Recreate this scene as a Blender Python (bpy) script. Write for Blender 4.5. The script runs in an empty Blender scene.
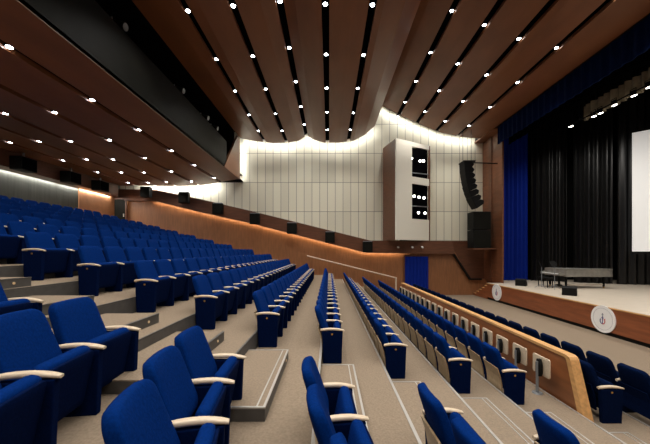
import bpy, math, random
from mathutils import Vector, Matrix
random.seed(7)
PI = math.pi
SC = bpy.context.scene
COL = SC.collection
# ---------------------------------------------------------------- camera, world, exposure
U = 0.016167          # metres per unit of the survey
D = 4.85              # metres of depth per unit s
EYE = 2.86            # eye height above the front floor
cam_d = bpy.data.cameras.new('camera')
cam = bpy.data.objects.new('camera', cam_d); COL.objects.link(cam)
cam.location = (0, 0, EYE); cam.rotation_euler = (PI/2, 0, 0)
cam_d.sensor_width = 36; cam_d.lens = 300/650*36
cam_d.shift_x = -4/650; cam_d.shift_y = 29/650
cam_d.clip_start = 0.05; cam_d.clip_end = 200
SC.camera = cam
wd = bpy.data.worlds.new('world'); SC.world = wd; wd.use_nodes = True
wd.node_tree.nodes['Background'].inputs[0].default_value = (0.5, 0.55, 0.6, 1)
wd.node_tree.nodes['Background'].inputs[1].default_value = 0.02
SC.view_settings.view_transform = 'Standard'; SC.view_settings.look = 'None'
SC.view_settings.gamma = 1; SC.view_settings.use_curve_mapping = False
SC.view_settings.exposure = 0.0
LAMP_W = 59
COVE_W = 21
WARM_W = 17
REAR_W = 75
STAGE_W = 460

def V(X, Z, s): return Vector((X*U, s*D, EYE + Z*U))
def Zp(z): return EYE + z*U
def P(x, y, s): return V((x-329)*s, (251-y)*s, s)
def zz(F): return EYE - F*U           # height of a level F below the eye

# ---------------------------------------------------------------- materials
def mat(name, col, rough=0.6, metal=0.0, var=0.0, scale=8.0, bump=0.0, emit=None, estr=0, spec=None, sheen=0, stretch=None, coord='Object'):
    m = bpy.data.materials.new(name); m.use_nodes = True
    nt = m.node_tree; b = nt.nodes['Principled BSDF']
    b.inputs['Base Color'].default_value = (*col, 1); b.inputs['Roughness'].default_value = rough
    b.inputs['Metallic'].default_value = metal
    if spec is not None: b.inputs['Specular IOR Level'].default_value = spec
    if sheen: b.inputs['Sheen Weight'].default_value = sheen
    if emit: b.inputs['Emission Color'].default_value = (*emit, 1); b.inputs['Emission Strength'].default_value = estr
    if var or bump:
        tc = nt.nodes.new('ShaderNodeTexCoord'); mp = nt.nodes.new('ShaderNodeMapping')
        nt.links.new(tc.outputs[coord], mp.inputs[0])
        if stretch: mp.inputs['Scale'].default_value = stretch
        n = nt.nodes.new('ShaderNodeTexNoise'); n.inputs['Scale'].default_value = scale; n.inputs['Detail'].default_value = 5
        nt.links.new(mp.outputs[0], n.inputs[0])
        if var:
            r = nt.nodes.new('ShaderNodeValToRGB')
            r.color_ramp.elements[0].position = 0.3; r.color_ramp.elements[1].position = 0.7
            r.color_ramp.elements[0].color = (*[c*(1-var) for c in col], 1)
            r.color_ramp.elements[1].color = (*[min(1, c*(1+var)) for c in col], 1)
            nt.links.new(n.outputs[0], r.inputs[0]); nt.links.new(r.outputs[0], b.inputs['Base Color'])
        if bump:
            bp = nt.nodes.new('ShaderNodeBump'); bp.inputs['Strength'].default_value = bump; bp.inputs['Distance'].default_value = 0.01
            nt.links.new(n.outputs[0], bp.inputs['Height']); nt.links.new(bp.outputs[0], b.inputs['Normal'])
    return m
M = {}
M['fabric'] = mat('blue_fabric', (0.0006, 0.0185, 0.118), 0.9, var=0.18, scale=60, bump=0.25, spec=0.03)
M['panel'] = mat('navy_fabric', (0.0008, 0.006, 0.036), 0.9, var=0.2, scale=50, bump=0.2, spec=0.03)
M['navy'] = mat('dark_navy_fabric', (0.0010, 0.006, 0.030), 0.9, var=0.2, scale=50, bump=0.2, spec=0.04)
M['ash'] = mat('pale_ash', (0.62, 0.50, 0.36), 0.4, var=0.12, scale=9, stretch=(1, 8, 8))
M['ply'] = mat('beech_plywood', (0.40, 0.29, 0.17), 0.45, var=0.15, scale=6, stretch=(6, 6, 1))
M['brass'] = mat('brass', (0.6, 0.35, 0.1), 0.35, 0.9)
M['carpet'] = mat('beige_carpet', (0.245, 0.190, 0.137), 0.95, var=0.14, scale=45, bump=0.4, spec=0.05)
M['wood_ceiling'] = mat('ceiling_veneer', (0.20, 0.073, 0.027), 0.42, var=0.14, scale=1.6, stretch=(1, .35, 1))
M['wood_band'] = mat('band_veneer', (0.13, 0.05, 0.024), 0.45, var=0.2, scale=3, stretch=(.6, 1, 5))
M['wood_wall'] = mat('wall_veneer', (0.27, 0.115, 0.048), 0.45, var=0.15, scale=3, stretch=(5, 1, .6))
M['wood_stage'] = mat('stage_veneer', (0.25, 0.075, 0.028), 0.35, var=0.22, scale=2.5, stretch=(1, .5, 4))
M['wood_parapet'] = mat('parapet_veneer', (0.24, 0.085, 0.03), 0.35, var=0.2, scale=2.5, stretch=(1, .5, 4))
M['wood_pros'] = mat('proscenium_veneer', (0.17, 0.062, 0.027), 0.45, var=0.2, scale=2.5, stretch=(1, .5, 4))
M['oak'] = mat('oak_trim', (0.62, 0.34, 0.13), 0.35, var=0.18, scale=4, stretch=(5, 1, 5))
M['black'] = mat('black_paint', (0.006, 0.006, 0.006), 0.6, spec=0.15)
M['slot'] = mat('black_slot', (0.004, 0.004, 0.005), 0.9, spec=0.0)
M['dark'] = mat('charcoal_panel', (0.007, 0.007, 0.005), 0.6, spec=0.12, var=0.3, scale=2)
M['riser'] = mat('riser_metal', (0.07, 0.065, 0.06), 0.55, var=0.15, scale=10)
M['alu'] = mat('aluminium', (0.48, 0.46, 0.43), 0.38, 0.6)
M['grey'] = mat('grey_metal', (0.28, 0.30, 0.32), 0.4, 0.5)
M['black_cloth'] = mat('black_curtain', (0.003, 0.003, 0.003), 0.38, var=0.5, scale=3, stretch=(8, 8, .4))
M['blue_cloth'] = mat('blue_curtain', (0.003, 0.018, 0.22), 0.8, spec=0.1, var=0.15, scale=4, stretch=(8, 8, .4))
M['valance'] = mat('valance_velvet', (0.002, 0.008, 0.042), 0.8, spec=0.03, var=0.15, scale=4)
M['grey_cloth'] = mat('grey_border_cloth', (0.34, 0.29, 0.20), 0.8, var=0.25, scale=4)
M['white'] = mat('white_enamel', (0.93, 0.93, 0.92), 0.4)
M['screen'] = mat('projection_screen', (0.85, 0.85, 0.83), 0.8, emit=(1, .98, .95), estr=0.30)
M['stage_floor'] = mat('stage_boards', (0.60, 0.52, 0.42), 0.4, var=0.08, scale=2, stretch=(1, 6, 1))
M['piano'] = mat('piano_cover', (0.36, 0.35, 0.32), 0.3, 0.5, var=0.2, scale=4)
M['lens'] = mat('lit_lens', (1, 1, 1), 0.3, emit=(0.80, 0.90, 1.0), estr=30)
M['lens_warm'] = mat('lit_warm_lens', (1, 1, 1), 0.3, emit=(1.0, 0.93, 0.8), estr=14)
M['tiny_lens'] = mat('step_light_lens', (.35, .22, .1), 0.3, emit=(1.0, 0.7, 0.4), estr=.25)
M['rail'] = mat('pale_handrail', (0.62, 0.50, 0.38), 0.35)
M['rear'] = mat('rear_wall_panelling', (0.030, 0.032, 0.025), 0.5, var=0.35, scale=2, stretch=(1, 6, .3))
M['edge'] = mat('dull_metal_edge', (0.16, 0.11, 0.07), 0.5)
M['logo_blue'] = mat('emblem_blue', (0.04, 0.05, 0.22), 0.5)
M['logo_red'] = mat('emblem_red', (0.55, 0.04, 0.05), 0.5)
M['logo_grey'] = mat('emblem_grey', (0.35, 0.36, 0.42), 0.5)

def cream_mat():
    m = bpy.data.materials.new('cream_acoustic_panels'); m.use_nodes = True
    nt = m.node_tree; b = nt.nodes['Principled BSDF']; b.inputs['Roughness'].default_value = 0.6
    tc = nt.nodes.new('ShaderNodeTexCoord'); sp = nt.nodes.new('ShaderNodeSeparateXYZ'); cb = nt.nodes.new('ShaderNodeCombineXYZ')
    nt.links.new(tc.outputs['Object'], sp.inputs[0])
    nt.links.new(sp.outputs[0], cb.inputs[0]); nt.links.new(sp.outputs[2], cb.inputs[1])
    mp = nt.nodes.new('ShaderNodeMapping'); mp.inputs['Location'].default_value = (0.1, 0.32, 0)
    nt.links.new(cb.outputs[0], mp.inputs[0])
    br = nt.nodes.new('ShaderNodeTexBrick'); br.offset = 0; br.squash = 1
    br.inputs['Scale'].default_value = 1; br.inputs['Brick Width'].default_value = 0.515
    br.inputs['Row Height'].default_value = 1.93; br.inputs['Mortar Size'].default_value = 0.014
    br.inputs['Mortar Smooth'].default_value = 0.1
    br.inputs['Color1'].default_value = (0.88, 0.85, 0.68, 1); br.inputs['Color2'].default_value = (0.76, 0.73, 0.58, 1)
    br.inputs['Mortar'].default_value = (0.22, 0.19, 0.14, 1)
    nt.links.new(mp.outputs[0], br.inputs[0])
    nt.links.new(br.outputs[0], b.inputs['Base Color'])
    return m
M['cream'] = cream_mat()

# ---------------------------------------------------------------- mesh helpers
class MB:
    def __init__(self): self.v = []; self.f = []
    def add(self, vs, fs):
        n = len(self.v); self.v += [tuple(a) for a in vs]; self.f += [tuple(i+n for i in q) for q in fs]; return self
    def box(self, x0, x1, y0, y1, z0, z1):
        if x0 > x1: x0, x1 = x1, x0
        if y0 > y1: y0, y1 = y1, y0
        if z0 > z1: z0, z1 = z1, z0
        return self.add([(x0,y0,z0),(x1,y0,z0),(x1,y1,z0),(x0,y1,z0),(x0,y0,z1),(x1,y0,z1),(x1,y1,z1),(x0,y1,z1)],
                        [(0,3,2,1),(4,5,6,7),(0,1,5,4),(1,2,6,5),(2,3,7,6),(3,0,4,7)])
    def prism(self, poly, axis, a, b):
        """poly of 2-D points extruded along axis ('x': poly in yz, 'y': poly in xz, 'z': poly in xy)"""
        def mk(p, t): return {'x': (t, p[0], p[1]), 'y': (p[0], t, p[1]), 'z': (p[0], p[1], t)}[axis]
        n = len(poly); vs = [mk(p, a) for p in poly] + [mk(p, b) for p in poly]
        fs = [tuple(range(n)), tuple(range(2*n-1, n-1, -1))]
        for i in range(n): j = (i+1) % n; fs.append((i, i+n, j+n, j))
        return self.add(vs, fs)
    def tube(self, p0, p1, r, n=12, r1=None):
        p0, p1 = Vector(p0), Vector(p1); r1 = r if r1 is None else r1
        d = (p1-p0).normalized(); a = Vector((0,0,1)) if abs(d.z) < .9 else Vector((1,0,0))
        e = d.cross(a).normalized(); g = d.cross(e)
        vs = []
        for p, q in ((p0, r), (p1, r1)):
            for i in range(n): t = 2*PI*i/n; vs.append(p + (e*math.cos(t) + g*math.sin(t))*q)
        fs = [(i, (i+1) % n, (i+1) % n+n, i+n) for i in range(n)] + [tuple(range(n-1, -1, -1)), tuple(range(n, 2*n))]
        return self.add(vs, fs)
    def loft(self, rings):
        n = len(rings[0]); vs = [p for r in rings for p in r]; fs = []
        for k in range(len(rings)-1):
            for i in range(n): j = (i+1) % n; fs.append((k*n+i, k*n+j, (k+1)*n+j, (k+1)*n+i))
        fs += [tuple(range(n-1, -1, -1)), tuple(range((len(rings)-1)*n, len(rings)*n))]
        return self.add(vs, fs)
    def build(self, name, m, parent=None, smooth=False, bevel=0, loc=None, seg=2):
        import bmesh
        me = bpy.data.meshes.new(name); me.from_pydata(self.v, [], self.f)
        bm = bmesh.new(); bm.from_mesh(me)
        bmesh.ops.recalc_face_normals(bm, faces=bm.faces)
        if bevel:
            bmesh.ops.bevel(bm, geom=[e for e in bm.edges if len(e.link_faces) == 2 and e.calc_face_angle(0) > 0.5], offset=bevel, segments=seg, affect='EDGES', profile=.5)
        bm.to_mesh(me); bm.free()
        me.materials.append(m)
        if smooth:
            for p in me.polygons: p.use_smooth = True
            try: me.set_sharp_from_angle(angle=math.radians(50))
            except Exception: pass
        o = bpy.data.objects.new(name, me); COL.objects.link(o)
        if parent is not None: o.parent = parent
        if loc is not None:                      # move origin
            L = Vector(loc); me.transform(Matrix.Translation(-L)); o.location = L
        return o
def tag(o, label, cat, group=None, kind=None):
    o['label'] = label; o['category'] = cat
    if group: o['group'] = group
    if kind: o['kind'] = kind
    return o
def struct(o): o['kind'] = 'structure'; return o
def thing(name, label, cat, loc=(0,0,0), rz=0, group=None):
    o = bpy.data.objects.new(name, None); COL.objects.link(o); o.empty_display_size = .1
    o.location = loc; o.rotation_euler = (0, 0, rz); return tag(o, label, cat, group)
def copy_tree(o, parent=None):
    c = o.copy(); COL.objects.link(c)
    if parent is not None: c.parent = parent
    for ch in list(o.children): copy_tree(ch, c)
    return c
def area(name, loc, rot, sx, sy, w, col=(1,1,1), spread=PI):
    l = bpy.data.lights.new(name, 'AREA'); l.shape = 'RECTANGLE'; l.size = sx; l.size_y = sy; l.energy = w; l.color = col; l.spread = spread
    o = bpy.data.objects.new(name, l); o.location = loc; o.rotation_euler = rot; COL.objects.link(o); return o
ORD = ['zeroth','first','second','third','fourth','fifth','sixth','seventh','eighth','ninth','tenth','eleventh','twelfth','thirteenth','fourteenth','fifteenth','sixteenth','seventeenth','eighteenth','nineteenth','twentieth','twenty-first','twenty-second','twenty-third','twenty-fourth']

# ---------------------------------------------------------------- levels of the raked floor
YF = 4.1*D                   # far wall
YN = -5.0                    # near wall
XB = -857                    # rear wall (survey units)
F = {0:112.6, 1:127.8, 2:142.8, 3:154.0, 4:163.0, 5:167.0}
E = {0:-7.3, 1:54, 2:115, 3:174, 4:237, 5:298}
XR = {0:3, 1:66.7, 2:131.8, 3:186, 4:267, 5:310}
for k in range(-1, -13, -1):
    F[k] = 112.6 - 16.1*(-k); E[k] = -7.3 - 65*(-k); XR[k] = 3 - 65*(-k)
def sk(k):
    if k <= -1: return 1 + .021*(-k-1)
    return {0:1.0, 1:1.0, 2:1.0, 3:1.0, 4:0.95, 5:0.915}[k]
# ---------------------------------------------------------------- floor
prof = []
ks = list(range(-12, 6))
prof.append((XB*U - .3, -.4)); prof.append((XB*U - .3, zz(F[-12])))
for k in ks:
    if k > -12: prof.append((E[k]*U, zz(F[k])))
    xe = E[k+1]*U if k < 5 else 345*U
    prof.append((xe, zz(F[k])))
prof.append((345*U, 0)); prof.append((1300*U, 0)); prof.append((1300*U, -.4))
fl = MB()
n = len(prof)
# quads strips instead of one concave cap
for i in range(1, n-2):
    (xa, za), (xb, zb) = prof[i], prof[i+1]
    fl.add([(xa, YN-.2, za), (xb, YN-.2, zb), (xb, YF+.2, zb), (xa, YF+.2, za)], [(0, 1, 2, 3)])
fl.add([(XB*U-.3, YN-.2, -.4), (1300*U, YN-.2, -.4), (1300*U, YF+.2, -.4), (XB*U-.3, YF+.2, -.4)], [(0, 1, 2, 3)])
struct(fl.build('floor', M['carpet']))
tn = 1
for k in range(-11, 6):                       # aluminium nosing along the edge of every tier
    x = E[k]*U; z = zz(F[k-1])
    ya = YN if k < 4 else sk(k)*D - 3.6
    tb = MB().box(x-.028, x+.006, ya, YF-.05, z-.012, z+.006) if k > -1 else MB().box(x-.02, x+.004, ya, YF-.05, z-.02, z+.005)
    struct(tb.build('trim_%d' % tn, M['alu'] if k > -1 else M['riser'])); tn += 1
    if k <= -1:
        struct(MB().box(x-.01, x+.004, ya, YF-.05, zz(F[k]), z-.022).build('trim_%d' % tn, M['riser'])); tn += 1

# ---------------------------------------------------------------- far wall
Zc = zz(0)
def far_poly(pts, s, thick, name, m, smooth=False):
    poly = [((x-329)*s*U, EYE + (251-y)*s*U) for x, y in pts]
    return MB().prism(poly, 'y', s*D, s*D+thick).build(name, m)
struct(MB().box(XB*U-.3, 640*U, YF, YF+.3, -.4, zz(0)+10.5).build('wall_far', M['cream']))
# dark wood backing behind the sloping band and down to the floor
struct(far_poly([(118,189),(157,190),(200,199),(371,241),(485,241),(485,300),(118,300)], 4.07, .1, 'wall_far_dado', M['wood_band']))
# lower panelling, lit by the warm strip
struct(far_poly([(113,199),(153,199),(200,210),(250,221.5),(366,251.5),(455,252),(470,279),(487,279),(487,300),(113,300)], 4.03, .15, 'wall_far_panelling', M['wood_wall']))
# projecting sloping band over it
struct(far_poly([(124,190),(157,190.5),(200,199),(250,210.7),(312,226),(371,240.7),(452,241),(455,254),(366,252.7),(250,223),(200,212),(153,200.5),(124,200.5)], 3.97, .25, 'trim_band', M['wood_band']))
struct(far_poly([(455,254),(471,278.5),(482,278.5),(482,280),(470,280),(453,254)], 3.99, .12, 'trim_rail', M['black']))
# the warm light strips under the band
warm = [(120,200.5),(153,200.5),(200,212),(250,223),(366,252.7),(454,253.5)]
for i in range(len(warm)-1):
    a = P(*warm[i], 4.0); b = P(*warm[i+1], 4.0); L = (b-a).length; mid = (a+b)/2
    ang = math.atan2(b.z-a.z, b.x-a.x)
    o = area('warm_strip_light', (mid.x, 4.0*D+.04, mid.z-.012), (0,0,0), L, .03, WARM_W*L/4, (1, .74, .46))
    o.rotation_euler = (math.radians(12), -ang, 0)

# rear wall
ZR = zz(0) + 214*U
struct(MB().box(XB*U-.3, XB*U, YN-.3, YF+.3, -.4, EYE+9).build('wall_rear', M['rear']))
struct(MB().box(XB*U, XB*U+.04, 3.42*D, YF-.16, zz(F[-12]), ZR+.1).build('wall_rear_panel', M['wood_wall']))
struct(MB().box(XB*U, -818*U, YN, 3.88*D, ZR+.0, EYE+262*U).build('trim_soffit', M['wood_band']))
for i in range(5):
    y0 = 1.0 + i*3.6
    area('rear_cove_light', (XB*U+.09, y0+1.8, ZR-.015), (0,0,0), .06, 3.5, REAR_W, (1,.97,.9))
# doorway recess near the rear corner
struct(MB().box(XB*U+.02, -806*U, 3.99*D-.06, 4.0*D, Zp(206), Zp(214)).box(-811*U, -806*U, 3.99*D-.06, 4.0*D, zz(F[-12]), Zp(206)).build('trim_door_frame', M['wood_band']))
d = struct(MB().box(XB*U+.04, -811*U, 3.99*D-.03, 4.0*D-.02, zz(F[-12]), Zp(206)).build('door_1', M['dark']))
MB().box(-818*U, -815*U, 3.99*D-.09, 3.99*D-.03, zz(F[-12])+.9, zz(F[-12])+1.1).build('door_handle', M['alu'], d)
# near wall, behind the photographer
struct(MB().box(XB*U-.3, 640*U, YN-.3, YN, -.4, EYE+10.5).build('wall_near', M['wood_wall']))

# ---------------------------------------------------------------- ceilings
K = 1.067
SE = 3.95
prof_up = [(-351,446),(-290,434),(-225,427),(-165,428),(-120,436),(-88,457),(-60,440),(-20,428),(40,428),(97,436),(140,458),(181,494),(203,580),(225,566),(280,537),(360,501),(446,466),(520,451),(560,447),(598,444)]
strips_up = [-.587*405*K, -.393*400*K, -84*K, -6*K, 72*K, 259*K, 327*K, 399*K, 477*K]
def interp(pr, x):
    for (a, za), (b, zb) in zip(pr, pr[1:]):
        if a <= x <= b: return za + (zb-za)*(x-a)/(b-a)
    return pr[0][1] if x < pr[0][0] else pr[-1][1]
def ceil_panels(pr, strips, gap, y0, y1, m):
    cuts = [pr[0][0]]
    for s in strips: cuts += [s-gap, s+gap]
    cuts.append(pr[-1][0])
    for i in range(0, len(cuts), 2):
        a, b = cuts[i], cuts[i+1]
        xs = sorted(set([a, b] + [p[0] for p in pr if a < p[0] < b] + [a + (b-a)*t/8 for t in range(1, 8)]))
        lo = [(x*U, EYE + interp(pr, x)*U) for x in xs]
        mb = MB(); T = .12
        for (xa, za), (xb, zb) in zip(lo, lo[1:]):
            mb.add([(xa,y0,za),(xb,y0,zb),(xb,y1,zb),(xa,y1,za)], [(0,3,2,1)])
            mb.add([(xa,y0,za+T),(xb,y0,zb+T),(xb,y1,zb+T),(xa,y1,za+T)], [(0,1,2,3)])
            mb.add([(xa,y1,za),(xb,y1,zb),(xb,y1,zb+T),(xa,y1,za+T)], [(0,1,2,3)])
        for (x, z) in (lo[0], lo[-1]):
            mb.add([(x,y0,z),(x,y1,z),(x,y1,z+T),(x,y0,z+T)], [(0,1,2,3)])
        struct(mb.build('ceiling', m, smooth=True))
ceil_panels(prof_up, strips_up, 7, YN, SE*D, M['wood_ceiling'])
# black void over the slots
for i in range(len(prof_up)-1):
    pass
vb = MB()
for (a, za), (b, zb) in zip(prof_up, prof_up[1:]):
    vb.add([(a*U,YN,EYE+za*U+.42),(b*U,YN,EYE+zb*U+.42),(b*U,YF,EYE+zb*U+.42),(a*U,YF,EYE+za*U+.42)], [(0,3,2,1)])
struct(vb.build('ceiling_void', M['slot']))
# lower rear ceiling
prof_lo = [(-857,256),(-790,257),(-700,256),(-600,255),(-512,257),(-450,266),(-400,276),(-353,283)]
strips_lo = [-427, -512, -604, -680, -757]
ceil_panels(prof_lo, sorted(strips_lo), 5.5, YN, 3.93*D, M['wood_ceiling'])
vb = MB()
for (a, za), (b, zb) in zip(prof_lo, prof_lo[1:]):
    vb.add([(a*U,YN,EYE+za*U+.42),(b*U,YN,EYE+zb*U+.42),(b*U,YF,EYE+zb*U+.42),(a*U,YF,EYE+za*U+.42)], [(0,3,2,1)])
struct(vb.build('ceiling_void', M['slot']))
# bulkhead between the two ceilings: dark panel, pale lower edge, open lighting slot, timber end
xb = -353*U
struct(MB().box(xb-.12, xb, YN, 3.45*D, Zp(283), Zp(378)).build('trim_bulkhead', M['dark']))
struct(MB().box(xb-.01, xb+.015, YN, 3.36*D, Zp(282.4), Zp(283.6)).build('trim_edge', M['edge']))
struct(MB().box(xb-1.3, xb-1.2, YN, 3.8*D, Zp(290), Zp(455)).build('trim_slot_back', M['slot']))
struct(MB().box(xb-1.3, xb-.02, YN, 3.8*D, Zp(452), Zp(456)).build('trim_slot_top', M['slot']))
struct(MB().prism([(3.36*D, Zp(283)), (SE*D, Zp(283)), (SE*D, Zp(446)), (3.86*D, Zp(446))], 'x', xb-.1, xb+.02).build('trim_bulkhead_end', M['wood_ceiling']))
struct(MB().box(xb-1.3, xb-.1, 3.75*D, 3.8*D, Zp(283), Zp(456)).build('trim_slot_end', M['dark']))
struct(MB().box(XB*U-.1, xb, YF-.75, YF+.05, Zp(256)+.42, Zp(256)+.5).build('trim_cove_top', M['slot']))

# cove lights above the far wall
def cove(pr, y, w):
    for (a, za), (b, zb) in zip(pr, pr[1:]):
        pa = Vector((a*U, y, Zp(za)+.24)); pb = Vector((b*U, y, Zp(zb)+.24)); L = (pb-pa).length
        ang = math.atan2(pb.z-pa.z, pb.x-pa.x)
        if abs(ang) > 1.0: continue
        o = area('cove_light', (pa+pb)/2, (0,0,0), L, .10, w*L/2, (1,.98,.94))
        o.rotation_euler = (math.radians(18), -ang, 0)
sub = prof_up[::1]
cove(sub, YF-.42, COVE_W)
cove([(-760,257),(-600,255),(-512,257),(-400,276),(-372,281)], YF-.42, COVE_W*2.2)

o = area('cove_light', (-357*U, YF-.30, Zp(365)), (math.radians(90),0,0), .05, 2.2, COVE_W*.55, (1,.98,.94))
o.rotation_euler = (math.radians(90), 0, math.radians(-25))
# ---------------------------------------------------------------- ceiling downlights
def make_downlight(x, y, z, label, group):
    t = thing('downlight', label, 'ceiling light', (x, y, z), 0, group)
    MB().tube((0,0,0.0), (0,0,.13), .075, 16).build('housing', M['black'], t)
    MB().tube((0,0,-.012), (0,0,.0), .06, 16).build('lens', M['lens'], t)
    return t
dl_proto = None
def lamp_at(x, y, z, w, tilt=0):
    l = SPOT
    o = bpy.data.objects.new('downlight_lamp', l); o.location = (x, y, z); COL.objects.link(o)
SPOT = bpy.data.lights.new('downlight_lamp', 'SPOT'); SPOT.energy = LAMP_W*4; SPOT.spot_size = math.radians(125); SPOT.spot_blend = .7
SPOT.shadow_soft_size = .06; SPOT.color = (1.0, .955, .89)
SPOT2 = SPOT.copy(); SPOT2.energy = LAMP_W*1.25
DL_UP = [[11.8,60,91.7,115.4,131.3],[6.8,56.9,89.7,114.4,131.3],[2.5,48.4,82.2,107.3,125],[5,55.2,88.7,112.7,130.3],[5.8,55.8,89,113.4,130.3],
         [11.6,53.2,81.8,102.6,117],[25.8,64.4,91.4,112.2],[39.5,75.6,101.8,121.7],[48.6,83,107.6,126.3]]
DL_LO = [[48.4,101,130.6,151.4,165.7,178.4],[67,113.4,140.8,158.6,172,182],[114.4,142,160,173,182.4],[121,142,160,173,183],[143,161,172.6,183]]
def ceiling_lights(strips, pr, rows, which, names):
    global dl_proto
    for i, X in enumerate(strips):
        Zs = interp(pr, X)
        ss_ = [Zs/(251-y) for y in rows[i]]
        while (ss_[0]-.45)*D > YN+.4: ss_.insert(0, ss_[0]-.45)
        ss_ = ss_[::-1]
        for j, s in enumerate(ss_):
            lab = 'white round downlight, %s from the far wall, in %s' % (ORD[j+1], names[i])
            x, y, z = X*U, s*D, Zp(Zs) + .03
            if dl_proto is None:
                dl_proto = make_downlight(x, y, z, lab, 'ceiling downlights')
            else:
                c = copy_tree(dl_proto); c.location = (x, y, z); c['label'] = lab
            if (i+j) % 2 == 0:
                o = bpy.data.objects.new('downlight_lamp', SPOT if which == 'upper' else SPOT2); o.location = (x, y, z-.05); COL.objects.link(o)
ceiling_lights(strips_up, prof_up, DL_UP, 'upper', ['the leftmost slot of the high ceiling', 'the second slot of the high ceiling', 'the third slot of the high ceiling', 'the middle slot above the seats', 'the slot just right of the middle', 'the fourth slot from the stage', 'the third slot from the stage', 'the second slot from the stage', 'the slot nearest the stage'])
ceiling_lights(strips_lo, prof_lo, DL_LO, 'lower', ['the low ceiling\'s rightmost slot', 'the low ceiling\'s second slot from right', 'the low ceiling\'s middle slot', 'the low ceiling\'s second slot from left', 'the low ceiling\'s leftmost slot'])

# ---------------------------------------------------------------- stage
XS = 582*U; ZS = zz(117.6); XP = 630*U
stg = thing('stage', 'raised concert stage with reddish wood front and pale boards', 'stage', (XS, 5, 0))
def world_child(o, t):
    o.parent = t; o.matrix_parent_inverse = Matrix.Translation(-Vector(t.location)); return o
YS = YN+.02
world_child(MB().box(XS, XP+.2, YS, 3.68*D, .13, ZS-.04).build('front_panel', M['wood_stage']), stg)
world_child(MB().box(XS+.05, XP+.2, YS, 3.68*D, 0, .13).build('plinth', M['black']), stg)
world_child(MB().box(XS-.02, XP+.2, YS, 3.68*D, ZS-.04, ZS).build('front_edge', M['oak']), stg)
world_child(MB().box(XP+.2, 1290*U, YS, YF-.02, 0.01, ZS-.001).add([], []).build('stage_body', M['wood_stage']), stg)
world_child(MB().box(XS+.03, 1290*U, YS, 3.68*D, ZS, ZS+.006).box(XP+.2, 1290*U, 3.68*D, YF-.02, ZS, ZS+.006).build('stage_boards', M['stage_floor']), stg)
ss = thing('stage_steps', 'short wooden steps climbing to the stage beside the far wall', 'steps', (XS, 3.68*D, 0))
mbs = MB(); mbt = MB(); nst = 5
for i in range(nst):
    y0 = 3.68*D + i*.33; h = ZS*(nst-i)/(nst+1)
    mbs.box(XS, XP+.19, y0+.005, y0+.325, 0.005, h-.03)
    mbt.box(XS-.01, XP+.19, y0, y0+.33, h-.03, h)
world_child(mbs.build('risers', M['wood_stage']), ss); world_child(mbt.build('treads', M['oak']), ss)

# proscenium flank and stage house
struct(MB().box(XP, XP+.1, 3.64*D, YF-.01, ZS+.01, Zp(445)).build('wall_proscenium', M['wood_pros']))
struct(MB().box(XP-.05, XP, 3.86*D, 3.93*D, ZS+.01, Zp(445)).build('trim_pilaster', M['wood_band']))
struct(MB().box(600*U, XP+.3, YN-.3, YF, Zp(447), Zp(620)).build('wall_proscenium_head', M['black']))
struct(MB().box(596*U, XP+.1, 3.62*D, YF, Zp(441), Zp(446)).build('trim_head', M['wood_ceiling']))
struct(MB().box(XP+.1, 1300*U, YF, YF+.3, -.4, Zp(620)).build('wall_stage_side', M['black']))
struct(MB().box(1300*U, 1300*U+.3, YN-.3, YF+.3, -.4, Zp(620)).build('wall_stage_back', M['black']))
struct(MB().box(XP, 1300*U, YN-.3, YN, -.4, Zp(620)).build('wall_stage_near', M['black']))
struct(MB().box(XP, 1300*U, YN-.3, YF+.3, Zp(600), Zp(620)).build('ceiling_stage', M['black']))

def drape(name, pts, z0, z1, amp, wl, m, thick=.05):
    """pleated cloth hung along a plan polyline"""
    path = []
    for (a, b) in zip(pts, pts[1:]):
        a, b = Vector(a), Vector(b); L = (b-a).length; nseg = max(2, int(L/(wl/8)))
        for i in range(nseg): path.append((a + (b-a)*i/nseg, (b-a).normalized()))
    path.append((Vector(pts[-1]), (Vector(pts[-1])-Vector(pts[-2])).normalized()))
    d = 0; prev = path[0][0]; A = []; B = []
    for p, t in path:
        d += (p-prev).length; prev = p; nrm = Vector((-t.y, t.x))
        w = amp*(math.sin(2*PI*d/wl) + .35*math.sin(2*PI*d/(wl*2.7)+1))
        q = p + nrm*w; A.append(q + nrm*thick/2); B.append(q - nrm*thick/2)
    mb = MB(); nn = len(A)
    vs = [(q.x,q.y,z0) for q in A] + [(q.x,q.y,z1) for q in A] + [(q.x,q.y,z0) for q in B] + [(q.x,q.y,z1) for q in B]
    fs = []
    for i in range(nn-1):
        fs += [(i,i+1,nn+i+1,nn+i), (2*nn+i,3*nn+i,3*nn+i+1,2*nn+i+1), (i,2*nn+i,2*nn+i+1,i+1), (nn+i,nn+i+1,3*nn+i+1,3*nn+i)]
    fs += [(0,nn,3*nn,2*nn), (nn-1,3*nn-1,4*nn-1,2*nn-1)]
    return mb.add(vs, fs).build(name, m, smooth=True)
def XY(X, s): return (X*U, s*D)
tag(drape('stage_curtain', [XY(684,4.0), XY(795,4.0)], ZS+.02, Zp(560), .07, .28, M['blue_cloth']), 'bright blue pleated curtain hanging beside the wooden proscenium wall', 'curtain')
tag(drape('stage_curtain', [XY(800,3.96), XY(905,3.80)], ZS+.02, Zp(560), .08, .35, M['black_cloth']), 'black pleated stage curtain next to the blue curtain', 'curtain')
tag(drape('stage_curtain', [XY(915,3.74), XY(1010,3.56)], ZS+.02, Zp(560), .09, .4, M['black_cloth']), 'black pleated stage curtain behind the piano', 'curtain')
tag(drape('stage_curtain', [XY(1016,3.52), XY(1262,3.36)], ZS+.02, Zp(560), .09, .45, M['black_cloth']), 'black pleated backdrop curtain behind the projection screen', 'curtain')
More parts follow.
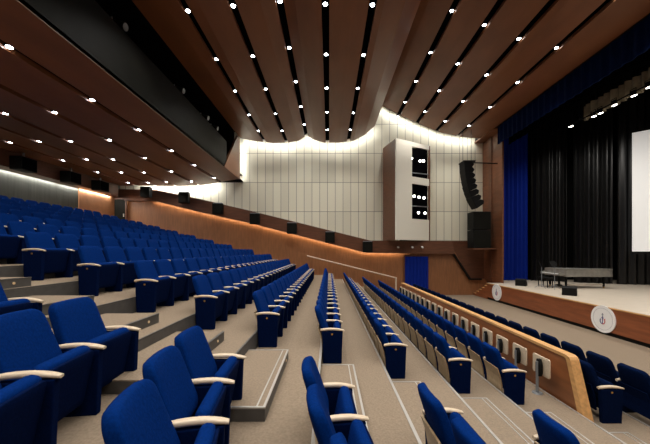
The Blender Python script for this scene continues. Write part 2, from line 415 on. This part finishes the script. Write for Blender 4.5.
tag(drape('stage_curtain', [XY(1272,3.26), XY(1272,-.8)], ZS+.02, Zp(560), .09, .45, M['black_cloth']), 'black pleated backdrop curtain along the right end of the stage', 'curtain')
tag(drape('valance', [XY(608,3.60), XY(608,-.9)], Zp(384), Zp(446), .03, .4, M['valance']), 'dark navy valance hanging across the top of the stage opening', 'valance')
tag(drape('border_curtain', [XY(700,3.9), XY(700,-.9)], Zp(414), Zp(560), .03, .5, M['slot'], .01), 'black border curtain hanging just behind the navy valance', 'curtain')
tag(drape('border_curtain', [XY(815,3.2), XY(815,1.2)], Zp(416), Zp(462), .10, .34, M['grey_cloth']), 'pleated grey brown border curtain above the stage lights', 'curtain')
tag(drape('border_curtain', [XY(850,3.85), XY(850,-.9)], Zp(445), Zp(560), .06, .5, M['black_cloth']), 'rearmost black border curtain high above the stage', 'curtain')
# screen
a = Vector((*XY(1014,3.345),)); b = Vector((*XY(1125,3.0),)); b = a + (b-a)*1.7
dirv = (b-a).normalized(); nr = Vector((-dirv.y, dirv.x))
scr = thing('projection_screen', 'large white projection screen at the back of the stage', 'screen', (a.x, a.y, ZS+.0))
zt = Zp(118*3.345); zb = Zp(-.5*3.345)
pts = [a, b, b+nr*.04, a+nr*.04]
world_child(MB().prism([(p.x, p.y) for p in pts], 'z', zb, zt).build('screen_cloth', M['screen']), scr)
pts = [a-dirv*.03-nr*.012, b-nr*.012, b+nr*.05, a-dirv*.03+nr*.05]
world_child(MB().prism([(p.x, p.y) for p in pts], 'z', zb-.12, zb).prism([(p.x, p.y) for p in pts], 'z', zt, zt+.06).build('screen_frame', M['black']), scr)

# batten with stage lights
bt = tag(MB().tube(V(790,412,3.5), V(790,412,1.2), .03, 10).build('lighting_batten', M['black']), 'black lighting batten carrying the lamps over the stage', 'batten')
sl = [(571,126.7),(594,116.6),(600.5,113.5),(614.5,105.5),(634,96),(649,87.5)]
names = ['farthest stage light, alone at the far end of the batten', 'left lamp of the close pair on the stage batten', 'right lamp of the close pair on the stage batten', 'stage light just right of the close pair of lamps', 'second stage light from the right edge of the picture', 'stage light at the right edge of the picture']
SPOTS = bpy.data.lights.new('stage_lamp', 'SPOT'); SPOTS.energy = STAGE_W; SPOTS.spot_size = math.radians(165); SPOTS.spot_blend = 1.0; SPOTS.shadow_soft_size = .1; SPOTS.color = (1, .95, .88)
for (x, y), nm in zip(sl, names):
    X = 790; s = X/(x-329); z = (251-y)*s
    p = V(X, z, s)
    t = thing('stage_light', nm, 'stage light', p, 0, 'stage lights on the batten')
    MB().tube((0,0,.02), (-.05,0,.22), .11, 14, .08).build('housing', M['black'], t)
    MB().tube((.004,0,.0), (0,0,.02), .09, 14).build('lens', M['lens_warm'], t)
    MB().box(-.05,-.03,-.13,.13,.08,.10).box(-.05,-.03,-.13,-.115,.08,.30).box(-.05,-.03,.115,.13,.08,.30).box(-.05,-.03,-.13,.13,.28,.30).build('yoke', M['black'], t)
for s in (3.3, 2.7, 2.1, 1.5, .9):
    o = bpy.data.objects.new('stage_lamp', SPOTS); o.location = V(783, 404, s); COL.objects.link(o)
    o.rotation_euler = (0, math.radians(-12), 0)

# ---------------------------------------------------------------- seats
def rrect(w, h, r, nc=5, crown=0.0):
    """rounded rectangle outline centred at 0 (list of 2-D points)"""
    pts = []
    for cx, cy, a0 in ((w/2-r, h/2-r, 0), (-w/2+r, h/2-r, PI/2), (-w/2+r, -h/2+r, PI), (w/2-r, -h/2+r, 3*PI/2)):
        for i in range(nc+1):
            t = a0 + PI/2*i/nc; pts.append((cx+r*math.cos(t), cy+r*math.sin(t)))
        if a0 == 0:
            for q in (0.33, 0, -.33): pts.append(((w/2-r)*q*1.5, h/2))
    return [(x, y + (crown*(1-(2*x/w)**2) if y > 0 else 0)) for x, y in pts]
def cushion(w, h, th, r, crown=0, edge=.022, bulge=.012, puff=.0):
    """pillow in the YZ plane, thickness along X, centred"""
    base = rrect(w, h, r, 5, crown); rings = []
    def ring(k, x): 
        return [(x, p[0]*(1-2*k/w), p[1]*(1-2*k/h)) for p in base]
    prof = [(-th/2-bulge, w*.28), (-th/2-bulge*.6, w*.12), (-th/2, edge*.9), (-th/2+edge*.35, edge*.25), (-th/2+edge, 0), (th/2-edge, 0), (th/2-edge*.35, edge*.25), (th/2, edge*.9), (th/2+bulge*.6, w*.12), (th/2+bulge, w*.28)]
    for x, k in prof: rings.append(ring(k, x))
    mb = MB(); mb.loft(rings); return mb
def xf(mb, fn): mb.v = [fn(*p) for p in mb.v]; return mb
AH = .545            # armrest height
def seat_parts(t, near=True, far=False, plate=False, style='blue'):
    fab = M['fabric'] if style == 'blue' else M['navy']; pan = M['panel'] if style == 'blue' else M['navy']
    c = math.cos(math.radians(19)); s_ = math.sin(math.radians(19))
    def back(x, y, z):
        x2 = x + .030 - .20*y*y*1.2     # wraps gently round the sitter
        x2 = x - .018 + .35*y*y
        y *= 1.0 - .15*max(0, z/.53+.35)
        return (x2*c - z*s_ - .160, y, x2*s_ + z*c + .622)
    xf(cushion(.532, .51, .08, .085, .012), back).build('backrest', fab, t, smooth=True)
    # plywood shell below and behind the back cushion
    shell = MB()
    zs0 = [(-.215, .55), (-.165, .40), (-.145, .28), (-.135, .15)]
    pw = .225
    for (xa, za), (xb_, zb_) in zip(zs0, zs0[1:]):
        shell.add([(xa-.02,-pw,za),(xa-.02,pw,za),(xb_-.02,pw,zb_),(xb_-.02,-pw,zb_),(xa,-pw,za),(xa,pw,za),(xb_,pw,zb_),(xb_,-pw,zb_)],
                  [(0,1,2,3),(4,7,6,5),(0,3,7,4),(1,5,6,2)])
    shell.add([(-.235,-pw,.55),(-.235,pw,.55),(-.215,pw,.55),(-.215,-pw,.55)], [(0,1,2,3)])
    shell.add([(-.155,-pw,.15),(-.155,pw,.15),(-.135,pw,.15),(-.135,-pw,.15)], [(3,2,1,0)])
    shell.build('back_panel', M['ply'] if style == 'blue' else M['navy'], t, smooth=False)
    c2 = math.cos(math.radians(11)); s2 = math.sin(math.radians(11))
    xf(cushion(.50, .43, .022, .045, .0, .008, .004), lambda x, y, z: ((x+.052)*c2 + z*s2 + .055, y, -(x+.052)*s2 + z*c2 + .335)).build('seat_underside_shade', pan, t, smooth=True)  # on blue seats, darker navy paints in the shade on the folded underside
    xf(cushion(.515, .46, .088, .05, .0, .03, .012), lambda x, y, z: (x*c2 + z*s2 + .055, y, -x*s2 + z*c2 + .345)).build('seat', fab, t, smooth=True)
    sides = ([-.30] if near else []) + ([.30] if far else [])
    for y in sides:
        prof = [(-.165,AH-.03),(.175,AH-.03),(.170,.40),(.160,.14),(.155,.0),(-.140,.0),(-.150,.2),(-.160,.40)]
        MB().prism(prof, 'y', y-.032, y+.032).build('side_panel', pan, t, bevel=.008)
        arm = []; na = 9
        for i in range(na+1):
            q = i/na; x = -.185 + .385*q; zc = AH + .012 - .035*(q-.45)**2*4*.6
            w = .031*(1 - .25*(2*q-1)**4); th = .018*(1-.45*max(0, 2*q-1)**3)
            ring = []
            for j in range(12):
                a = 2*PI*j/12; ca, sa = math.cos(a), math.sin(a)
                ring.append((x, y + w*math.copysign(abs(ca)**.6, ca), zc-.006 + th*math.copysign(abs(sa)**.6, sa)))
            arm.append(ring)
        MB().loft(arm).build('armrest', M['ash'], t, smooth=True)
    if plate:
        y = -.332 if near else .332
        d_ = -.004 if near else .004
        MB().tube((.0,y,.475), (.0,y+d_,.475), .016, 14).build('number_plate', M['brass'], t)
protos = {}
def seat(kind, x, y, z, label, group):
    near, far, plate, style = kind
    if kind not in protos:
        t = thing('theatre_seat', label, 'seat', (x, y, z), 0, group); seat_parts(t, near, far, plate, style); protos[kind] = t
        return t
    c = copy_tree(protos[kind]); c.location = (x, y, z); c.rotation_euler = (0,0,0); c.scale = (1,1,1); c['label'] = label; c['group'] = group; return c
seats = []   # (kind, x, y, z, label, group)
SEND = 3.5*D
for k in range(-12, 4):
    y0 = sk(k)*D + .03
    n = int(round((SEND-y0)/.6)); row = 4-k
    for j in range(n):
        kind = (True, j == n-1, j == 0, 'blue')
        nm = 'blue tip-up seat' if j else 'blue aisle-end seat'
        pos = '%s from the near aisle' % ORD[j+1]
        rw = ('row directly behind the wooden parapet' if row == 1 else '%s row up from the wooden parapet' % ORD[row])
        seats.append((kind, XR[k]*U, y0+.3+.6*j, zz(F[k]), '%s, %s, %s' % (nm, pos, rw), 'blue seats in the %s row above the parapet' % ORD[row], k))
indiv = []; rest = []
rear = sorted([s for s in seats if s[6] <= -6], key=lambda s: -s[2])
NREST = 56
restset = set(id(s) for s in rear[:NREST])
for s in seats:
    if id(s) in restset: rest.append(s)
    else: seat(*s[:6])
# the farthest seats of the back rows
def collect_mesh(parts_obj):
    out = {}
    for ch in parts_obj.children: out.setdefault(ch.data.materials[0].name, []).append(ch.data)
    return out
pm = protos[(True, False, False, 'blue')]
verts = []; faces = []; mi = []; mats = []
for s in rest:
    for ch in pm.children:
        mm = ch.data.materials[0]
        if mm not in mats: mats.append(mm)
        base = len(verts)
        verts += [(v.co.x+s[1], v.co.y+s[2], v.co.z+s[3]) for v in ch.data.vertices]
        for p in ch.data.polygons: faces.append(tuple(base+i for i in p.vertices)); mi.append(mats.index(mm))
me = bpy.data.meshes.new('far_seats'); me.from_pydata(verts, [], faces)
for m_ in mats: me.materials.append(m_)
for p, i in zip(me.polygons, mi): p.material_index = i; p.use_smooth = True
o = bpy.data.objects.new('theatre_seats', me); COL.objects.link(o)
tag(o, 'distant ends of the highest rows of blue seats near the rear corner door', 'seats', kind='stuff')

# seats on the photographer's side of the cross aisle
near_rows = {-3: (3.08, 2), -2: (2.98, 3), -1: (2.94, 4), 0: (2.89, 3), 1: (2.90, 3), 2: (2.90, 2)}
for k, (ye, n) in near_rows.items():
    row = 4-k
    sh = lambda q: 30*q*q*U*1.6          # the rows bend towards the stage
    for j in range(n):
        d = .29 + .556*j; y = ye - .03 - d; q = d/D*2.0
        th = math.atan(2*30*1.6*U*q*2.0/D)
        kind = (j == n-1, True, False, 'blue')
        o = seat(kind, XR[k]*U + sh(q), y, zz(F[k]), 'blue foreground seat, %s before the cross aisle, %s row up from the parapet' % (ORD[j+1], ORD[row]), 'blue foreground seats this side of the cross aisle')
        o.rotation_euler.z = th*.6; o.scale = (1, .556/.6, 1)
# front rows beyond the parapet
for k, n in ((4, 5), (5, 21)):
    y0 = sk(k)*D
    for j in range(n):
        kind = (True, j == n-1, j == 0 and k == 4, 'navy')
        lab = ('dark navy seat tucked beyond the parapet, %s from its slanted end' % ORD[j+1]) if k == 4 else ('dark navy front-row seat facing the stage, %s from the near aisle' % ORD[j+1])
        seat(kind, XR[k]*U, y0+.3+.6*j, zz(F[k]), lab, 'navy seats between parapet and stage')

# ---------------------------------------------------------------- intermediate steps in the cross aisle
for k in range(-8, 5):
    lev = (F[k]+F[k-1])/2; z = zz(lev); zf = zz(F[k])
    w = 30 if k >= 0 else {-1:36,-2:43,-3:49,-4:55}.get(k, 58)
    if k == 4: w = 24
    x0 = E[k]*U+.007; x1 = (E[k]+w)*U
    ya = {4: 2.5, 0: 2.5, -1: 2.74}.get(k, 2.72 if k > -3 else 3.1 + .1*(-k-3)); yb = sk(k)*D*(.92 if k >= 0 else {-1:.895,-2:.88,-3:.865}.get(k,.85))
    row = 4-k
    t = thing('aisle_step', ('carpeted half step in the aisle beside the parapet\'s slanted end' if k == 4 else 'carpeted half step in the cross aisle at the %s row up from the parapet' % ORD[row] if row > 1 else 'carpeted half step in the aisle at the row behind the parapet'), 'step', (x0, ya, zf), 0, 'half steps in the cross aisle')
    X, Y = x1-x0, yb-ya; H = z-zf
    MB().box(0, X, 0, Y, .001, H-.012).build('riser', M['riser'], t)
    MB().box(0, X-.0, 0, Y, H-.012, H).build('tread', M['carpet'], t)
    if k >= -1:
        e = .02
        MB().box(X-e, X+.004, -.004, Y+.004, H-.012, H+.004).box(0, X-e, Y-e, Y+.004, H-.012, H+.004).box(0, X-e, -.004, e, H-.012, H+.004).box(X-.085, X-.07, e, Y-e, H, H+.003).build('edge_strip', M['alu'], t)
    else:
        MB().box(X-.03, X+.004, -.004, Y+.004, H-.012, H+.003).build('edge_strip', M['riser'], t)
    MB().tube((X, Y-.25, H*.5), (X+.008, Y-.25, H*.5), .018, 12).build('step_light', M['tiny_lens'], t)

# ---------------------------------------------------------------- parapet with writing tablets
XA = 240*U; zt = zz(104.5); zf = zz(154)
t = thing('parapet', 'long wooden parapet wall with pale oak capping and slanted end', 'parapet', (XA, 4.85, zf))
y_end = 3.3*D
prof = [(4.60, zz(163)), (4.90, zt-.05), (y_end, zt-.05), (y_end, zz(163))]
world_child(MB().prism(prof, 'x', XA, XA+.10).build('wall_board', M['wood_parapet']), t)
cap = MB()
path = [(4.50, zz(163)+.0), (4.535, zz(163)+.05), (4.80, zt-.06), (4.83, zt-.02), (4.88, zt), (y_end, zt)]
inner = [(4.61, zz(163)+.0), (4.64, zz(163)+.05), (4.885, zt-.08), (4.90, zt-.06), (4.93, zt-.05), (y_end, zt-.05)]
for (a, b), (c, d) in zip(zip(path, inner), zip(path[1:], inner[1:])):
    cap.prism([a, c, d, b], 'x', XA-.02, XA+.125)
world_child(cap.build('cap', M['oak']), t)
def tablet(j):
    y = 1.085*D + .6*j; x = 226*U
    return (x, y)
tb = None
for j in range(18):
    x, y = tablet(j)
    lab = 'folded beige writing tablet on a grey post, %s from the parapet\'s slanted end' % ORD[j+1]
    if tb is None:
        tb = thing('writing_tablet', lab, 'writing tablet', (x, y, zf), 0, 'writing tablets along the parapet')
        MB().tube((0,0,.0), (0,0,.018), .085, 20, .075).build('base', M['grey'], tb, smooth=True)
        MB().tube((0,0,.018), (0,0,.56), .024, 14).build('post', M['grey'], tb, smooth=True)
        MB().prism([(-.055,.36),(-.03,.30),(.03,.30),(.055,.36),(.055,.52),(.02,.60),(-.02,.60),(-.055,.52)], 'x', .0, .06).build('bracket', M['black'], tb, bevel=.006)
        bd = cushion(.43, .33, .022, .04, 0, .006, .0); xf(bd, lambda a, b, c: (a+.085, b+.02, c+.475)); bd.build('tablet_board', M['ash'], tb, smooth=True)
    else:
        c = copy_tree(tb); c.location = (x, y, zf); c['label'] = lab

# ---------------------------------------------------------------- emblems on the stage front
def emblem(x, yim, label):
    s = 582/(x-329); Zc_ = (251-yim)*s; p = V(582, Zc_, s); r = 28.5*U
    t = thing('round_sign', label, 'sign', (XS, p.y, p.z), 0, 'round signs on the stage front')
    MB().tube((-.03,0,0), (-.001,0,0), r, 48).build('disc', M['white'], t)
    ring = MB()
    for i in range(48):
        a, b = 2*PI*i/48, 2*PI*(i+1)/48; ro, ri = r*.80, r*.785
        ring.add([(-.033,-ro*math.cos(a),ro*math.sin(a)),(-.033,-ro*math.cos(b),ro*math.sin(b)),(-.033,-ri*math.cos(b),ri*math.sin(b)),(-.033,-ri*math.cos(a),ri*math.sin(a)),
                  (-.030,-ro*math.cos(a),ro*math.sin(a)),(-.030,-ro*math.cos(b),ro*math.sin(b)),(-.030,-ri*math.cos(b),ri*math.sin(b)),(-.030,-ri*math.cos(a),ri*math.sin(a))], [(0,1,2,3),(0,4,5,1),(3,2,6,7)])
    ring.build('ring', M['logo_grey'], t)
    g = MB()      # lyre-like mark: stem, curved arms, small figure above; viewed from -X, left is +Y
    def bar(ya, za, yb, zb, w, m_):
        m_.tube((-.034, -ya, za), (-.034, -yb, zb), w, 8)
    bar(0, -.16, 0, .10, .012, g)
    for sgn in (-1, 1):
        pts = [(0,-.17),(.05,-.15),(.085,-.10),(.09,-.04),(.07,.0)]
        for p_, q_ in zip(pts, pts[1:]):
            if sgn < 0 : bar(sgn*p_[0], p_[1], sgn*q_[0], q_[1], .013, g)
    bar(-.05, .04, .05, .04, .010, g)
    g.build('mark', M['logo_blue'], t)
    h = MB()
    pts = [(0,-.17),(.05,-.15),(.085,-.10),(.09,-.04),(.07,.0)]
    for p_, q_ in zip(pts, pts[1:]): bar(p_[0], p_[1], q_[0], q_[1], .013, h)
    bar(.05, -.02, .10, .02, .010, h)
    h.build('mark_accent', M['logo_red'], t)
    k_ = MB(); bar(-.03, .14, 0, .20, .009, k_); bar(0, .20, .03, .14, .009, k_); bar(0, .10, 0, .20, .009, k_)
    k_.build('mark_top', M['logo_grey'], t)
    return t
emblem(603.5, 319, 'large round white sign with blue and red mark, nearest on stage front')
emblem(497, 292.2, 'round white sign at the far end of the stage front, beside the steps')

# ---------------------------------------------------------------- grand piano, bench, stands, monitors
zs = ZS+.006
y0p = 3.10*D; x0p, x1p = 735*U, 890*U; Lp = x1p-x0p
pn = thing('grand_piano', 'closed grand piano with grey sheen standing on the stage', 'piano', (x0p, y0p, zs))
out = []
Wd = 1.5
out = [(0,0),(0,Wd),(.45,Wd)]
for i in range(1, 12):
    q = i/12; out.append((.45 + (Lp-.75)*q, Wd - (Wd*.55)*(q*q*(3-2*q))))
for i in range(0, 9):
    a = PI/2 - PI*i/8*1.0; out.append((Lp-.30+.30*math.cos(a), .33+.33*math.sin(a) if a > 0 else .30+.30*math.sin(a)))
MB().prism(out, 'z', .60, .96).build('case', M['piano'], pn)
MB().prism([(x*1.005-.01, y*1.01-.02) for x, y in out], 'z', .962, .985).build('lid', M['piano'], pn)
MB().box(-.28, .0, .08, Wd-.08, .66, .72).box(-.28, .0, .08, .14, .72, .80).box(-.28, .0, Wd-.14, Wd-.08, .72, .80).build('keybed', M['piano'], pn)
MB().box(-.26, -.10, .15, Wd-.15, .72, .735).build('keys', M['white'], pn)
for (x, y) in ((.15, .2), (.15, Wd-.2), (Lp-.35, .3)):
    lg = MB().tube((x,y,.68), (x,y,.08), .07, 12, .045).build('leg', M['black'], pn, smooth=True)
    MB().tube((x,y-.02,.04), (x,y+.02,.04), .04, 12).build('caster', M['brass'], lg)
MB().box(.2, .24, .7, .8, .14, .68).box(.12, .3, .62, .88, .08, .14).build('pedal_lyre', M['black'], pn)
MB().tube((.18,.22,.17), (Lp-.37,.3,.17), .02, 8).build('cross_bar', M['rail'], pn)
bn = thing('piano_bench', 'black piano bench at the keyboard end of the piano', 'bench', (x0p-.5, y0p+.75, zs))
MB().box(-.17,.17,-.38,.38,.42,.52).build('seat', M['black'], bn, bevel=.02)
for x in (-.13,.13):
    for y in (-.33,.33): MB().tube((x,y,.42),(x,y,0),.022,8).build('leg', M['black'], bn)
def music_stand(x, s, lab, rz):
    t = thing('music_stand', lab, 'music stand', (x*U, s*D, zs), rz, 'music stands by the piano')
    MB().tube((0,0,.05),(0,0,1.12),.014,8).build('pole', M['grey'], t)
    mb = MB()
    for a in (0, 2.09, 4.19): mb.tube((0,0,.22),(.3*math.cos(a),.3*math.sin(a),.015),.011,6)
    mb.build('tripod', M['grey'], t)
    ds = MB().box(-.012,.012,-.25,.25,0,.33); xf(ds, lambda a,b,c: (a+c*.35, b, 1.08+c*.94)); ds.build('desk', M['black'], t)
music_stand(672, 3.16, 'dark music stand left of the grand piano, nearer the curtain', 2.6)
music_stand(688, 3.05, 'dark music stand standing right against the piano keyboard end', 2.0)
def wedge(x, s, lab, rz):
    t = thing('floor_monitor', lab, 'loudspeaker', (x*U, s*D, zs), rz, 'wedge monitors on the stage')
    pr = [(-.24,0),(.24,0),(.24,.10),(-.10,.40),(-.24,.32)]
    MB().prism(pr, 'y', -.25, .25).build('cabinet', M['black'], t, bevel=.012)
    g = MB().box(-.19,.19,-.21,.21,0,.015); a = math.atan2(-.30,.34)
    xf(g, lambda x_,y_,z_: (x_*math.cos(a)-z_*math.sin(a)+.072, y_, x_*math.sin(a)+z_*math.cos(a)+.257)); g.build('grille', M['dark'], t)
wedge(640, 2.66, 'black wedge monitor on the stage edge in front of the piano', math.radians(48))
wedge(650, 3.38, 'black wedge monitor on the stage beside the blue curtain', math.radians(48))

# ---------------------------------------------------------------- lighting tower on the far wall
tw = thing('lighting_tower', 'tall cream and brown lighting box mounted on the far wall', 'lighting box', P(396,241,3.6))
A_ = P(383,241,4.09); B_ = P(396,241,3.72); C_ = P(429.5,241,4.0); D_ = P(431,241,4.09)
zb_ = Zp(41.8); zt_ = P(396,138,3.72).z
world_child(MB().prism([(A_.x,A_.y),(B_.x,B_.y),(B_.x,B_.y+.12),(A_.x+.12,A_.y)], 'z', zb_, zt_).build('brown_side', M['wood_band']), tw)
# cream face as four pieces round two openings
def face_pt(q): return B_ + (C_-B_)*q
dvec = Vector((C_.x-B_.x, C_.y-B_.y, 0)); nv = Vector((-dvec.y, dvec.x, 0)).normalized()*.08
def slab(q0, q1, z0, z1, mb):
    a, b = face_pt(q0), face_pt(q1)
    mb.prism([(a.x,a.y),(b.x,b.y),(b.x+nv.x,b.y+nv.y),(a.x+nv.x,a.y+nv.y)], 'z', z0, z1)
def zq(y): return EYE + (251-y)*3.88*U
fm = MB()
q0 = .46; q1 = .985
o_top = (zq(147), zq(177)); o_bot = (zq(184), zq(219))
M['tower'] = mat('tower_cream', (0.84, 0.81, 0.70), 0.6)
slab(0, q0, zb_, zt_, fm); slab(q0, 1, o_top[0], zt_, fm); slab(q0, 1, o_bot[0], o_top[1], fm); slab(q0, 1, zb_, o_bot[1], fm)
world_child(fm.build('cream_face', M['tower']), tw)
em = MB(); slab(q1, 1.02, zb_, zt_, em); world_child(em.build('edge_board', M['wood_band']), tw)
bk = MB()
a, b = face_pt(q0-.2), face_pt(1)
bk.box(a.x, C_.x, YF-.1, YF-.05, zb_, zt_)
world_child(bk.build('back_board', M['slot']), tw)
li = 0
labs = ['leftmost lamp in the tower\'s upper opening', 'middle lamp in the tower\'s upper opening', 'rightmost lamp in the tower\'s upper opening', 'left lamp on the tower\'s middle row', 'centre lamp on the tower\'s middle row', 'right lamp on the tower\'s middle row', 'left lamp on the tower\'s bottom row', 'right lamp on the tower\'s bottom row']
for (x, y) in ((411.5,158),(420.5,160.5),(424,160.5),(414,196),(419.5,197),(424.5,197.5),(419,212.5),(425.5,213)):
    s = 3.88; p = P(x, y, s) if x > 415 else P(x+.5, y, 3.86)
    t = thing('spotlight', 'lit spotlight, ' + labs[li], 'spotlight', (p.x, p.y+.08, p.z), 0, 'spotlights inside the lighting tower'); li += 1
    MB().tube((0,.02,0),(0,.30,.06),.11,12,.08).build('housing', M['black'], t)
    MB().tube((0,.0,0),(0,.02,0),.075,12).build('lens', M['lens_warm'], t)
for y in (172, 205.5):
    a, b = face_pt(q0+.03), face_pt(.97); z_ = zq(y)
    world_child(MB().tube((a.x, a.y+.3, z_), (b.x, b.y+.05, z_), .03, 8).build('bar', M['grey'], tw), tw)

# ---------------------------------------------------------------- line array and subwoofers
la = thing('line_array', 'curved black line array of loudspeakers hanging beside the cream wall', 'loudspeaker', P(466,162,3.7))
pts = [(466.5,166),(467,171.5),(467.8,177),(468.8,182.5),(470,188),(471.8,193.5),(474,199),(476.8,204)]
for i, (x, y) in enumerate(pts):
    c = P(x, y, 3.7); ang = math.radians(4 + i*4.0)
    W_, H_, Dp = .56, .37, .7
    mb = MB().prism([(-W_/2, -H_/2), (W_/2-.1, -H_/2+.03), (W_/2, -.03), (W_/2, .03), (W_/2-.1, H_/2-.03), (-W_/2, H_/2)], 'y', -Dp/2, Dp/2)
    xf(mb, lambda a_, b_, c_: (a_*math.cos(ang)+c_*math.sin(-ang)*-1*-1 + c.x, b_ + c.y, a_*math.sin(ang)*-1*-1 + c_*math.cos(ang) + c.z))
    ob = world_child(mb.build('speaker_box', M['black'], None, bevel=.01), la)
top = P(467,162.5,3.7)
world_child(MB().box(top.x-.35, top.x+.35, top.y-.35, top.y+.35, top.z-.04, top.z+.03).build('rigging_frame', M['black']), la)
world_child(MB().tube((top.x, top.y, top.z), (XP+.02, top.y+.2, top.z), .035, 8).tube((top.x-.25,top.y,top.z),(top.x-.25,top.y,Zp(452)),.012,6).tube((top.x+.25,top.y,top.z),(top.x+.25,top.y,Zp(452)),.012,6).build('bracket_arm', M['black']), la)
for i, yb_ in enumerate((248, 229.5)):
    a = P(473.5, yb_, 3.75); b = P(491, yb_-18, 3.75)
    t = thing('subwoofer', ['black subwoofer cabinet, lower of the two under the line array', 'black subwoofer cabinet, upper of the two under the line array'][i], 'loudspeaker', ((a.x+b.x)/2, a.y, a.z), 0, 'stacked subwoofers')
    w = min(b.x, XP-.06)-a.x; h = b.z-a.z
    cx = (a.x + min(b.x, XP-.06))/2; t.location.x = cx
    MB().box(-w/2, w/2, 0, .8, 0, h).build('cabinet', M['black'], t, bevel=.015)
    MB().box(-w/2+.05, w/2-.05, -.012, .0, .05, h-.05).build('grille', M['dark'], t)
a = P(471, 248, 3.75)
tag(MB().box(a.x+.15, XP-.01, a.y, a.y+.85, a.z-.09, a.z-.01).build('shelf', M['wood_band']), 'brown wall shelf carrying the subwoofer cabinets', 'shelf')

# ---------------------------------------------------------------- small surround speakers on the sloping band
def surround(x, y, lab, s=3.93, w=9.5, h=10.5):
    p = P(x, y, s); W_, H_ = w*s*U, h*s*U
    t = thing('wall_speaker', lab, 'loudspeaker', p, 0, 'small speakers along the wooden band')
    MB().box(-W_/2, W_/2, -.20, .14, -H_/2, H_/2).build('cabinet', M['black'], t, bevel=.02)
    MB().box(-W_/2+.04, W_/2-.04, -.215, -.20, -H_/2+.04, H_/2-.04).build('grille', M['dark'], t)
    MB().box(-.05, .05, .10, .17, -.1, .1).box(-W_/2+.02, W_/2-.02, -.10, .1, H_/2, H_/2+.05).build('bracket', M['grey'], t)
sp = [(184.5,198),(218,209),(255,219),(292,228.5),(330,237.5),(367.5,247)]
for i, (x, y) in enumerate(sp):
    surround(x, y, 'small black speaker on the sloping wooden band, %s from the rear wall' % ORD[i+1])
surround(146.5, 192.5, 'black speaker box by the rear end of the far wall', 3.9, 9, 10)
for (x, nm) in ((398, 'left'), (412, 'middle'), (422, 'right')):
    p = P(x, 247, 3.95)
    t = thing('wall_spotlight', 'tiny pale wall spotlight on the band under the lighting tower, %s one' % nm, 'wall light', p, 0, 'wall spotlights under the tower')
    MB().tube((0,-.02,0),(0,-.16,-.03),.06,12).build('head', M['white'], t)
    MB().box(-.05,.05,-.02,.1,-.05,.05).build('mount', M['grey'], t)
# dark loudspeakers high on the rear wall
for i, s in enumerate((2.62, 3.1, 3.5)):
    t = thing('rear_speaker', 'large dark loudspeaker under the low ceiling by the rear wall, %s' % ['nearest', 'middle one', 'farthest'][i], 'loudspeaker', (-800*U, s*D, Zp(228)), 0, 'large speakers along the rear wall')
    MB().box(-.25,.25,-.35,.35,-.3,.25).build('cabinet', M['black'], t, bevel=.02)
    MB().box(.25,.262,-.30,.30,-.26,.21).build('grille', M['slot'], t)
    MB().box(-.03,.03,-.03,.03,.25,.48).build('bracket', M['grey'], t)
# catwalk spotlights in the bulkhead slot
for i, s in enumerate((1.75, 2.45, 2.95, 3.2)):
    t = thing('catwalk_spotlight', 'dark theatre spotlight in the ceiling slot, %s' % ['nearest the camera', 'second from the camera', 'second from the far wall', 'closest to the far wall'][i], 'spotlight', (xb-.35, s*D, Zp(398)), 0, 'spotlights in the ceiling slot')
    MB().tube((0,0,0),(.30,.0,-.10),.10,12,.12).build('housing', M['black'], t)
    MB().tube((.30,0,-.10),(.31,0,-.103),.10,12).build('lens', M['grey'], t)
    MB().box(-.02,.02,-.14,-.12,-.3,.1).box(-.02,.02,.12,.14,-.3,.1).build('yoke', M['grey'], t)
tag(MB().tube((xb-.35, .5*D, Zp(379)), (xb-.35, 3.5*D, Zp(379)), .03, 8).build('catwalk_bar', M['grey']), 'horizontal grey lighting bar inside the dark ceiling slot', 'bar')

# ---------------------------------------------------------------- handrail in the far aisle
hr = thing('handrail', 'pale handrail sloping down the far aisle by the panelled wall', 'handrail', P(307,256,3.94))
a, b = P(307,255.8,3.94), P(396,278,3.94)
world_child(MB().tube(a, b, .04, 12).build('rail', M['rail']), hr)
world_child(MB().tube(b + Vector((0,0,.03)), (b.x, b.y, zz(F[4])), .055, 12).build('post', M['rail']), hr)
for q in (0.02, .35, .68):
    p = a + (b-a)*q
    world_child(MB().tube(p, (p.x, 4.03*D, p.z-.06), .016, 8).build('bracket', M['rail']), hr)
# blue curtain over the side entrance
a, b = P(405,256.5,4.0), P(428,256.5,4.0)
tag(drape('entrance_curtain', [(a.x, a.y-.0), (b.x, b.y)], .02, a.z, .025, .22, M['blue_cloth'], .03), 'blue curtain covering the side entrance in the panelled wall', 'curtain')
struct(MB().box(a.x-.06, a.x-.01, a.y-.0, a.y+.15, 0, a.z+.05).box(b.x+.01, b.x+.06, a.y-.0, a.y+.15, 0, a.z+.05).box(a.x-.06, b.x+.06, a.y, a.y+.15, a.z+.02, a.z+.08).build('door_2', M['wood_band']))
